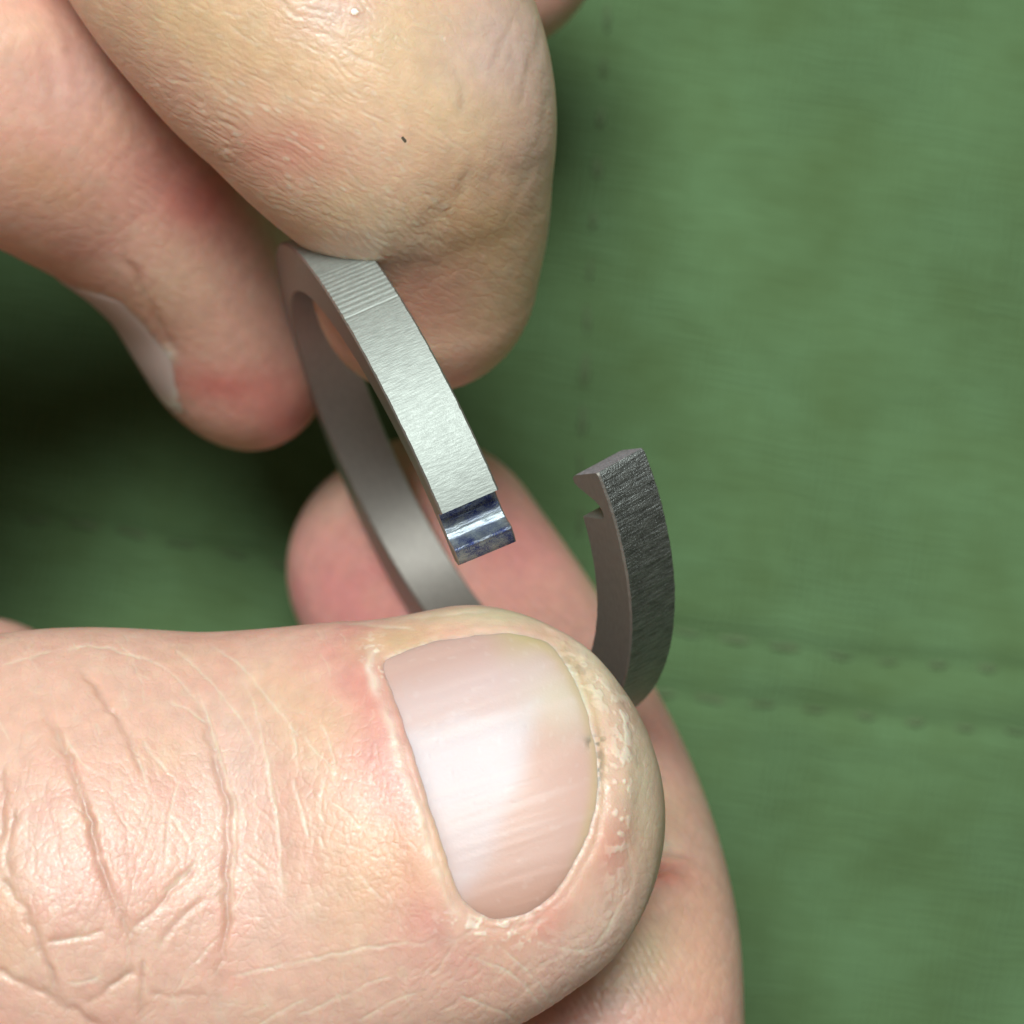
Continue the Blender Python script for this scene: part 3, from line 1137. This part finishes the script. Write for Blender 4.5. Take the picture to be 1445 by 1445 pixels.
    p.crease(zz([(530, 1195), (590, 1110), (650, 1060), (705, 1015)]), **{**D, 'dark': 0.25})
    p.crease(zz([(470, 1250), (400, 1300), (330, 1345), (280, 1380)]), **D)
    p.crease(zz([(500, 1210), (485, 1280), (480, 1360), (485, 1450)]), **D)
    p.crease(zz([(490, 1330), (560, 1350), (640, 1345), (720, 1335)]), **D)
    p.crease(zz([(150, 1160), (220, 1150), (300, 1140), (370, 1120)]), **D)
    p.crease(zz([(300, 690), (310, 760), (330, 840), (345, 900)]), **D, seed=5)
    for q in ([(570, 155), (690, 255), (790, 370), (850, 460), (885, 535)],
              [(820, 260), (868, 370), (890, 470), (922, 620), (948, 780), (955, 920), (960, 1060)],
              [(690, 135), (830, 240), (920, 350), (990, 440), (1010, 540), (1030, 600)],
              [(205, 185), (320, 168), (450, 200), (560, 240), (640, 310), (690, 390)],
              [(0, 235), (100, 205), (190, 182)],
              [(480, 490), (520, 540), (575, 605)], [(465, 545), (490, 610), (515, 690)],
              [(620, 605), (590, 680), (570, 770), (565, 860), (558, 930)], [(580, 740), (620, 800), (650, 860)],
              [(860, 955), (820, 1010), (780, 1075)], [(750, 1145), (700, 1195), (655, 1245)],
              [(1040, 470), (1080, 530), (1130, 580), (1155, 640)], [(1090, 420), (1120, 490), (1150, 620)],
              [(1000, 600), (1015, 680), (1040, 760), (1048, 830)], [(985, 440), (1020, 470)],
              [(1130, 690), (1190, 740), (1240, 790)], [(230, 480), (270, 550), (320, 610)],
              [(960, 1250), (1100, 1215), (1250, 1185), (1440, 1165)], [(780, 1285), (900, 1260), (990, 1235)],
              [(1130, 1370), (1250, 1310), (1340, 1275)], [(1210, 1440), (1330, 1370), (1450, 1330)],
              [(1000, 1420), (1100, 1380), (1180, 1330)], [(860, 1460), (960, 1400), (1060, 1350)],
              [(680, 880), (600, 960), (540, 1010)], [(820, 860), (870, 900), (910, 930)],
              [(180, 1165), (260, 1150), (350, 1125)], [(220, 1300), (300, 1295), (350, 1270)],
              [(700, 420), (640, 380), (560, 350)], [(1110, 620), (1090, 700), (1110, 780)]):
        p.crease(zz(q), **F, seed=len(q))
    for q in ([(700, 1330), (760, 1385), (800, 1440)], [(650, 1345), (720, 1372), (770, 1420)], [(780, 1330), (830, 1330), (880, 1260)],
              [(640, 1400), (700, 1420), (760, 1450)], [(880, 1180), (890, 1230), (880, 1270)], [(560, 875), (640, 868), (700, 862)], [(480, 880), (540, 884), (590, 890)]):
        p.crease(q, **F, seed=2)
    # soft rolls of skin between the deep folds
    for q in ([(110, 350), (180, 450), (235, 560), (285, 690), (320, 820), (350, 930), (420, 1080), (500, 1210)],
              [(250, 215), (310, 290), (380, 390), (430, 460), (465, 560)],
              [(640, 290), (690, 400), (720, 500), (745, 600), (775, 720), (775, 850), (770, 1000), (765, 1120), (745, 1250), (740, 1460)],
              [(0, 960), (40, 990), (100, 1080), (150, 1200), (205, 1360)], [(-60, 1240), (0, 1265), (100, 1320), (200, 1365), (300, 1430), (400, 1480)],
              [(0, 560), (20, 660), (10, 760), (0, 850)], [(440, 1130), (520, 1060), (600, 970), (690, 885)], [(470, 1250), (400, 1300), (330, 1345)],
              [(890, 470), (922, 620), (948, 780), (955, 920), (960, 1060)], [(150, 1160), (220, 1150), (300, 1140), (370, 1120)]):
        p.crease(zz(q), wid=13, depth=0.065, lip=0.55, jag=5)
    rs = np.random.RandomState(4)
    for i in range(190):          # many short dry lines, crossing the joint's folds
        cx, cy = rs.uniform(0, 600), rs.uniform(890, 1445)
        low = cy > 1180 and cx < 420
        a = math.radians(rs.normal(76, 16) if rs.rand() < (0.45 if low else 0.75) else rs.normal(138 if low else 40, 16))
        L = rs.uniform(14, 46)
        b = rs.normal(0, 5)
        p.crease([(cx - math.cos(a) * L / 2, cy - math.sin(a) * L / 2), (cx + b, cy + b * .4), (cx + math.cos(a) * L / 2, cy + math.sin(a) * L / 2)],
                 wid=2.0, depth=0.014, pale=rs.uniform(0.1, 0.6), lip=0.5, seed=i % 7)
    for i in range(50):           # streaks running round the tip and along its lower side
        cx, cy = rs.uniform(560, 880), rs.uniform(1290, 1440)
        a = math.radians(rs.normal(-38, 12))
        L = rs.uniform(20, 70)
        p.crease([(cx - math.cos(a) * L / 2, cy - math.sin(a) * L / 2), (cx, cy + rs.normal(0, 3)), (cx + math.cos(a) * L / 2, cy + math.sin(a) * L / 2)],
                 wid=2.4, depth=0.018, pale=rs.uniform(0.1, 0.5), lip=0.5, seed=i % 7)
    knee = p.g(80, 1170, 170, 260)
    off = smooth(20, 60, sd)
    p.cells(34, 50, 10, 0.012, 0.10, 7, mask=(0.1 + 0.9 * knee) * off, dome=0.018)
    p.cells(13, 18, 15, 0.009, 0.16, 9, mask=off, dome=0.006)
    p.cells(8, 15, -40, 0.009, 0.2, 13, mask=off * (0.4 + p.g(800, 1350, 200, 120)), dome=0.007)
    return p


def paint_lower_index(v, nrm):
    p = Paint(v, nrm, SKIN * np.array([1.0, 0.93, 0.95]))
    p.mottle()
    p.spot(470, 850, 170, 120, ROSE, 0.95)
    p.spot(460, 700, 70, 40, SKIN, 0.5)
    p.spot(740, 770, 150, 120, ROSE, 0.9, 40)
    p.spot(780, 850, 70, 50, PINK * 0.6 + PALE * 0.4, 0.5)
    p.spot(560, 660, 60, 40, YELL * 0.8, 0.4)
    p.spot(945, 1020, 50, 60, ROSE, 0.75, 60)
    p.spot(965, 1085, 30, 40, ROSE, 0.45)
    p.spot(905, 1140, 60, 60, PALE * np.array([.95, .82, .76]), 0.55)
    p.spot(935, 1235, 40, 16, PINK, 0.85, 10)
    p.spot(935, 1195, 40, 14, PALE, 0.45)
    p.spot(890, 1350, 90, 70, PALE * np.array([1.0, 0.95, 0.78]), 0.65, -40)
    p.spot(990, 1330, 40, 120, SKIN * np.array([1.05, 0.92, 0.80]), 0.5)
    p.spot(850, 1440, 80, 40, PINK * 0.5 + SKIN * 0.5, 0.6)
    p.crease([(880, 1250), (930, 1228), (985, 1232)], 6, 0.25, dark=0.5)
    p.crease([(890, 1216), (940, 1205), (985, 1214)], 4, 0.12, dark=0.2)
    p.ridges(9.5, 60, 0.020, p.g(880, 1370, 120, 120), 3, 0.8)
    p.ridges(10, 35, 0.02, p.g(700, 850, 250, 250), 4, 0.8)
    p.cells(16, 20, 30, 0.02, 0.15, 5, dome=0.015)
    return p


def paint_upper_thumb(v, nrm):
    p = Paint(v, nrm, SKIN * np.array([1.06, 1.09, 0.98]))
    px, py = p.px, p.py
    p.mottle()
    p.spot(330, 60, 200, 110, YELL, 0.65, 15)
    p.spot(400, 225, 90, 55, PINK, 0.55, 20)
    p.spot(230, 130, 90, 60, PINK * 0.4 + SKIN * 0.6, 0.5, 40)
    p.spot(640, 150, 110, 70, YELL * np.array([1.08, 1.12, 1.25]), 0.8, 10)
    p.spot(590, 60, 110, 60, YELL * np.array([1.0, 1.03, 1.1]), 0.6)
    p.spot(470, 20, 45, 40, LILAC, 0.6)
    p.spot(715, 70, 100, 80, LILAC * np.array([1.2, 1.22, 1.22]), 0.8)
    p.spot(760, 190, 50, 110, LILAC * np.array([1.12, 1.08, 1.05]), 0.6, 8)
    p.spot(500, 300, 110, 50, PALE * np.array([1.0, .92, .72]), 0.55, 15)
    p.spot(590, 345, 60, 30, PALE * np.array([.9, .85, .8]), 0.5, 20)
    p.spot(680, 330, 80, 90, YELL * np.array([0.92, 0.85, 0.75]), 0.6)
    p.spot(600, 420, 60, 60, PINK * 0.6 + SKIN * 0.3, 0.5)
    p.spot(480, 480, 60, 80, PINK * 0.6 + SKIN * 0.4, 0.6)
    # the fold where the pressed pad turns under
    p.crease([(800, 225), (750, 252), (690, 262), (640, 285), (615, 330), (600, 365)], 34, 0.14, lip=0.1, jag=4)
    for q in ([(752, 60), (745, 110), (728, 160)], [(775, 120), (768, 180), (752, 220)], [(735, 20), (710, 60), (690, 120)],
              [(770, 20), (760, 60), (755, 100)], [(640, 90), (655, 130), (648, 170)]):
        p.crease(q, 6, 0.035, dark=0.12, pale=0.2)
    p.crease([(440, 40), (470, 55), (500, 80), (540, 95)], 4, 0.03, pale=0.3)
    rs = np.random.RandomState(9)
    for i in range(150):          # short furrows running with the pad
        cx, cy = rs.uniform(100, 650), rs.uniform(0, 360)
        a = math.radians(rs.normal(24 if cx < 450 else 38, 11))
        L = rs.uniform(16, 60)
        p.crease([(cx - math.cos(a) * L / 2, cy - math.sin(a) * L / 2), (cx, cy + rs.normal(0, 2)), (cx + math.cos(a) * L / 2, cy + math.sin(a) * L / 2)],
                 wid=2.6, depth=0.016, pale=rs.uniform(0.0, 0.45), lip=0.5, seed=i % 7)
    p.ridges(8.5, 26, 0.008, p.g(380, 170, 260, 140, 25), 3, 1.2)
    p.ridges(9, 60, 0.010, p.g(540, 320, 110, 60), 5, 1.0)
    e, cid, f1 = p.cells(26, 13, 28, 0.007, 0.14, 5, mask=1 - 0.6 * p.g(640, 120, 110, 80), dome=0.010)
    p.mix(0.5 * smooth(0.30, 0.12, f1) * (cid > 0.72) * p.front * (p.g(420, 200, 300, 170, 20)), PALE)  # pale specks painted in as tiny highlights on the skin
    p.cells(13, 7, 24, 0.005, 0.18, 8, dome=0.006)
    fl = smooth(0.25, 0.6, vnoise(v, 0.4, 33) + 0.3 * vnoise(v, 0.2, 34)) * (0.5 * p.g(640, 310, 18, 40, -30) + 0.6 * p.g(540, 365, 60, 14, 15))
    p.mix(0.40 * fl * p.front, PALE)
    p.disp += 0.03 * fl * p.front
    p.mix(0.9 * (p.g(570, 197, 2.2, 5, -35) > 0.3) * p.front, DIRT * 0.5)
    w = (p.g(500, 17, 5, 4) > 0.35) * p.front
    p.mix(w, (0.95, 0.95, 0.93))  # bright sparkle painted in as a white speck
    p.disp += 0.15 * p.g(500, 17, 5, 4) * p.front
    return p


def paint_upper_index(v, nrm):
    p = Paint(v, nrm, SKIN * np.array([1.02, 0.93, 0.92]))
    p.mottle()
    p.spot(275, 285, 60, 50, PINK, 0.85, 40)
    p.spot(215, 235, 80, 50, PINK * 0.6 + SKIN * 0.4, 0.6, 40)
    p.spot(300, 545, 90, 32, PINK, 0.80, 12)
    p.spot(390, 570, 60, 60, PINK * 0.9, 0.7)
    p.spot(300, 620, 70, 24, SKIN * np.array([1.05, .95, .9]), 0.6, 15)
    p.spot(110, 110, 90, 60, LILAC * np.array([1.15, 1.0, 1.0]), 0.5)
    p.spot(50, 260, 90, 50, np.array([0.60, 0.34, 0.2]), 0.55, 25)
    p.spot(110, 350, 40, 30, PINK * 0.5 + SKIN * 0.5, 0.6)
    p.spot(250, 400, 50, 80, PALE * np.array([1.0, .85, .75]), 0.45, -30)
    p.spot(30, 45, 40, 30, PALE * np.array([1.0, .85, .78]), 0.5)  # knuckle highlight painted in as a pale spot
    p.bump(30, 50, 60, 45, 0.35)
    for q in ([(80, 20), (105, 80), (118, 150)], [(110, 60), (135, 120), (150, 190)], [(150, 120), (170, 170), (172, 215)], [(60, 60), (75, 110), (85, 160)], [(180, 140), (195, 185), (195, 225)]):
        p.crease(q, 11, 0.07, lip=0.5, jag=4)
    p.crease([(170, 362), (192, 385), (208, 425), (232, 470), (250, 512)], 6, 0.10, dark=0.3, lip=0.4)
    p.mix(0.75 * p.g(238, 500, 10, 13, -25) * p.front, WHITE)
    p.ridges(14, 35, 0.022, p.g(220, 270, 70, 70), 3, 0.6)
    p.cells(20, 14, 40, 0.012, 0.15, 5, dome=0.012)
    return p


def paint_plain(tone):
    def f(v, nrm):
        p = Paint(v, nrm, SKIN * np.array(tone))
        p.mottle()
        return p
    return f


def make_hand(shells, painters, label):
    V, Q, Cc, n = [], [], [], 0
    for (parts, lev), paint in zip(shells, painters):
        v, q, nrm = build_shell(parts, lev)
        p = paint(v, nrm)
        V.append(v + nrm * p.disp[:, None])
        Q.append(q + n)
        Cc.append(p.col)
        n += len(v)
    o = link_mesh('hand', np.concatenate(V), np.concatenate(Q), M_SKIN, attrs={'skin_tone': np.clip(np.concatenate(Cc), 0.01, 0.95)})
    tag(o, label, 'hand', 'pair of hands holding the ring')
    return o


hand_l = make_hand(lower, [paint_lower_thumb, paint_lower_index, paint_plain((0.95, 0.85, 0.85))],
                   'lower hand, its broad thumbnail facing the viewer, gripping the bottom of the ring')
hand_u = make_hand(upper, [paint_upper_thumb, paint_upper_index, paint_plain((0.9, 0.8, 0.8))],
                   'upper hand, its thumb pad and index finger pinching the top of the ring')


# --- nails ---------------------------------------------------------


def shell_faces(nu, nv):
    """quads of a closed slab made of two nu x nv grids (upper first)"""
    a = np.arange(nu * nv).reshape(nu, nv)
    b = a + nu * nv
    top = np.stack([a[:-1, :-1], a[1:, :-1], a[1:, 1:], a[:-1, 1:]], -1).reshape(-1, 4)
    bot = np.stack([b[:-1, :-1], b[:-1, 1:], b[1:, 1:], b[1:, :-1]], -1).reshape(-1, 4)
    side = []
    for r in (a[0, :], a[-1, :][::-1], a[:, 0][::-1], a[:, -1]):
        for i in range(len(r) - 1):
            side.append((r[i], r[i] + nu * nv, r[i + 1] + nu * nv, r[i + 1]))
    return np.concatenate([top, bot, np.array(side)])


def thumb_nail():
    """plate inside the traced outline, resting on the thumb's own curvature"""
    body = Shell(lower[0][0])
    c = np.array([690.0, 1098.0])
    out = np.asarray(NAIL_L)
    na, nr = 240, 60
    # resample outline by angle
    L = np.r_[0, np.cumsum(np.hypot(*np.diff(np.vstack([out, out[:1]]), axis=0).T))]
    oo = np.vstack([out, out[:1]])
    u = np.linspace(0, L[-1], na + 1)[:-1]
    ox, oy = np.interp(u, L, oo[:, 0]), np.interp(u, L, oo[:, 1])
    rr = np.linspace(0.0, 1.0, nr) ** 0.8
    rr[0] = 0.03
    X = c[0] + (ox - c[0])[None] * rr[:, None] * 1.012
    Y = c[1] + (oy - c[1])[None] * rr[:, None] * 1.012
    X, Y = X.ravel(), Y.ravel()
    # march down each line of sight onto the thumb's smooth surface
    z = np.full(len(X), 14.0)
    for _ in range(60):
        k = S0 * (CAM - z) / CAM
        q = np.stack([(X - 722.5) * k, -(Y - 722.5) * k, z], 1)
        z = z - 0.8 * body.sd(q)
    k = S0 * (CAM - z) / CAM
    q = np.stack([(X - 722.5) * k, -(Y - 722.5) * k, z], 1)
    e = 0.05
    g = np.stack([body.sd(q + np.eye(3)[i] * e) - body.sd(q - np.eye(3)[i] * e) for i in range(3)], 1)
    nrm = unit(g)
    # one smooth plate through those points
    a_, b_ = (X - c[0]) / 200, (Y - c[1]) / 200
    A = np.stack([a_ ** i * b_ ** j for i in range(5) for j in range(5 - i)], 1)
    z = A @ np.linalg.lstsq(A, z, rcond=None)[0]
    k = S0 * (CAM - z) / CAM
    q = np.stack([(X - 722.5) * k, -(Y - 722.5) * k, z], 1)
    sd = poly_sd(X, Y, NAIL_L)
    ax = (X - c[0]) * 0.954 - (Y - c[1]) * 0.3
    ac = (X - c[0]) * 0.3 + (Y - c[1]) * 0.954
    h = -0.03 - 0.32 * np.exp(-np.maximum(-sd, 0) / 9.0) * (1 - 0.45 * smooth(60, 150, ax))
    h += 0.05 * smooth(80, 150, ax)
    # lengthwise ridges, a shallow dent, pits
    s3 = np.stack([ac / 9, ax / 160, 0 * ax], 1)
    h += 0.011 * vnoise(s3, 1.0, 3) + 0.006 * vnoise(s3 * np.array([2.3, 1.6, 1]), 1.0, 4)
    h += -0.03 * np.exp(-((ac + 6 + 0.1 * ax) / 16) ** 2) * smooth(-40, 90, ax)
    h -= 0.012 * smooth(0.6, 0.85, vnoise(q, 0.35, 6))
    # pigment, with lamp reflection and edge shading painted in
    col = np.repeat(np.array([0.60, 0.40, 0.35])[None], len(X), 0)

    def mix(w, cc):
        nonlocal col
        w = np.clip(w, 0, 1)[:, None]
        col = col * (1 - w) + np.array(cc)[None] * w
    wob = vnoise(q, 2.0, 7)
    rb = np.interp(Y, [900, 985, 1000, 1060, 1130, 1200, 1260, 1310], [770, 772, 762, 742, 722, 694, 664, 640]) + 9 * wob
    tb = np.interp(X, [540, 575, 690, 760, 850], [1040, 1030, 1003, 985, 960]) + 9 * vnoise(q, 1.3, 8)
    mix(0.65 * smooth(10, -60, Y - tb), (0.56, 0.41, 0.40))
    mix(0.85 * smooth(26, -22, X - rb) * smooth(-18, 12, Y - tb) * (1 - 0.4 * smooth(1090, 1230, Y)), (0.61, 0.545, 0.585))  # whitish patch: the lamp's reflection painted into the nail colour
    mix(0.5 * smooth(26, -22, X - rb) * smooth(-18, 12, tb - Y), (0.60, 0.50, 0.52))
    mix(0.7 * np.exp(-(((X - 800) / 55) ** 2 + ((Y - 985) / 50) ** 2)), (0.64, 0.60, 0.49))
    mix(0.3 * smooth(0.0, 0.7, vnoise(s3, 1.3, 9)), (0.72, 0.58, 0.56))
    mix(0.6 * smooth(-120, -190, ac), (0.48, 0.28, 0.22))  # upper edge darkened: shading of the curving side painted in
    mix(0.65 * np.exp(-((sd + 8) / 10) ** 2) * smooth(40, 120, ax), (0.60, 0.46, 0.27))
    mix(0.5 * np.exp(-((ac + 175) / 30) ** 2) * smooth(40, 110, ax), (0.50, 0.44, 0.22))
    mix(0.55 * smooth(120, 185, ac), (0.50, 0.27, 0.20))
    mix(0.8 * np.exp(-(((X - 838) / 13) ** 2 + ((Y - 1046) / 8) ** 2)) * smooth(-.2, .3, vnoise(q, .25, 5)), (0.10, 0.10, 0.08))
    mix(0.08 * smooth(0.6, 0.75, vnoise(q, 0.3, 31)), (0.82, 0.80, 0.80))
    top = q + nrm * h[:, None]
    bot = q + nrm * (h - 0.45)[:, None]
    V = np.concatenate([top, bot])
    a = np.arange(nr * na).reshape(nr, na)
    r = np.roll(a, -1, 1)
    tq = np.stack([a[:-1], a[1:], r[1:], r[:-1]], -1).reshape(-1, 4)
    bq = (tq + nr * na)[:, ::-1]
    sq = np.stack([a[-1], a[-1] + nr * na, r[-1] + nr * na, r[-1]], -1)
    F = [tuple(x) for x in np.concatenate([tq, bq, sq])]
    cen = len(V)
    V = np.vstack([V, V[:na].mean(0), V[nr * na:nr * na + na].mean(0)])
    F += [(a[0][i], r[0][i], cen) for i in range(na)] + [(r[0][i] + nr * na, a[0][i] + nr * na, cen + 1) for i in range(na)]
    # make faces look outward
    n = np.cross(V[tq[500, 2]] - V[tq[500, 0]], V[tq[500, 3]] - V[tq[500, 1]])
    if n[2] < 0:
        F = [f[::-1] for f in F]
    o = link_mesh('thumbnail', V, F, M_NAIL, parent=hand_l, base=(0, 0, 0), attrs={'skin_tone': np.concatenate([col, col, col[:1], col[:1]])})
    o['label'] = 'short ridged thumbnail with a whitish reflection painted in'
    return o


def finger_nail(name, finger, f0, f1, half, parent, tone, lift=0.06, edge=(0.74, 0.70, 0.60), label=None):
    nu, nv = 36, 26
    U, Vv = np.meshgrid(np.linspace(0, 1, nu), np.linspace(-1, 1, nv), indexing='ij')
    U, Vv = U.ravel(), Vv.ravel()
    f = f0 + (f1 - f0) * U - (f1 - f0) * 0.28 * Vv ** 2 * smooth(0.4, 1, U) + (f1 - f0) * 0.12 * Vv ** 2 * (1 - smooth(0, 0.5, U))
    pos, nor = finger.surf(f, half * Vv)
    h = lift + 0.06 - 0.30 * np.abs(Vv) ** 5 - 0.30 * (1 - smooth(0, 0.15, U)) - 0.12 * smooth(0.7, 1, U)
    top = pos + nor * h[:, None]
    bot = pos + nor * (h - 0.4)[:, None]
    col = np.repeat(np.array(tone)[None], len(U), 0)
    w = smooth(0.86, 0.95, U)[:, None]
    col = col * (1 - w) + np.array(edge)[None] * w
    o = link_mesh(name, np.concatenate([top, bot]), shell_faces(nu, nv), M_NAIL, parent=parent, base=(0, 0, 0),
                  attrs={'skin_tone': np.concatenate([col, col])})
    import bmesh
    bm = bmesh.new()
    bm.from_mesh(o.data)
    bmesh.ops.recalc_face_normals(bm, faces=bm.faces)
    bm.to_mesh(o.data)
    bm.free()
    if label:
        o['label'] = label
    return o


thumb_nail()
finger_nail('fingernail', U_index, 123, 149 + 3, 0.75, hand_u, (0.62, 0.50, 0.47), label='pale nail along the side of the index finger')
finger_nail('thumbnail', U_thumb, 130, 149 + 3, 0.62, hand_u, (0.52, 0.40, 0.37))
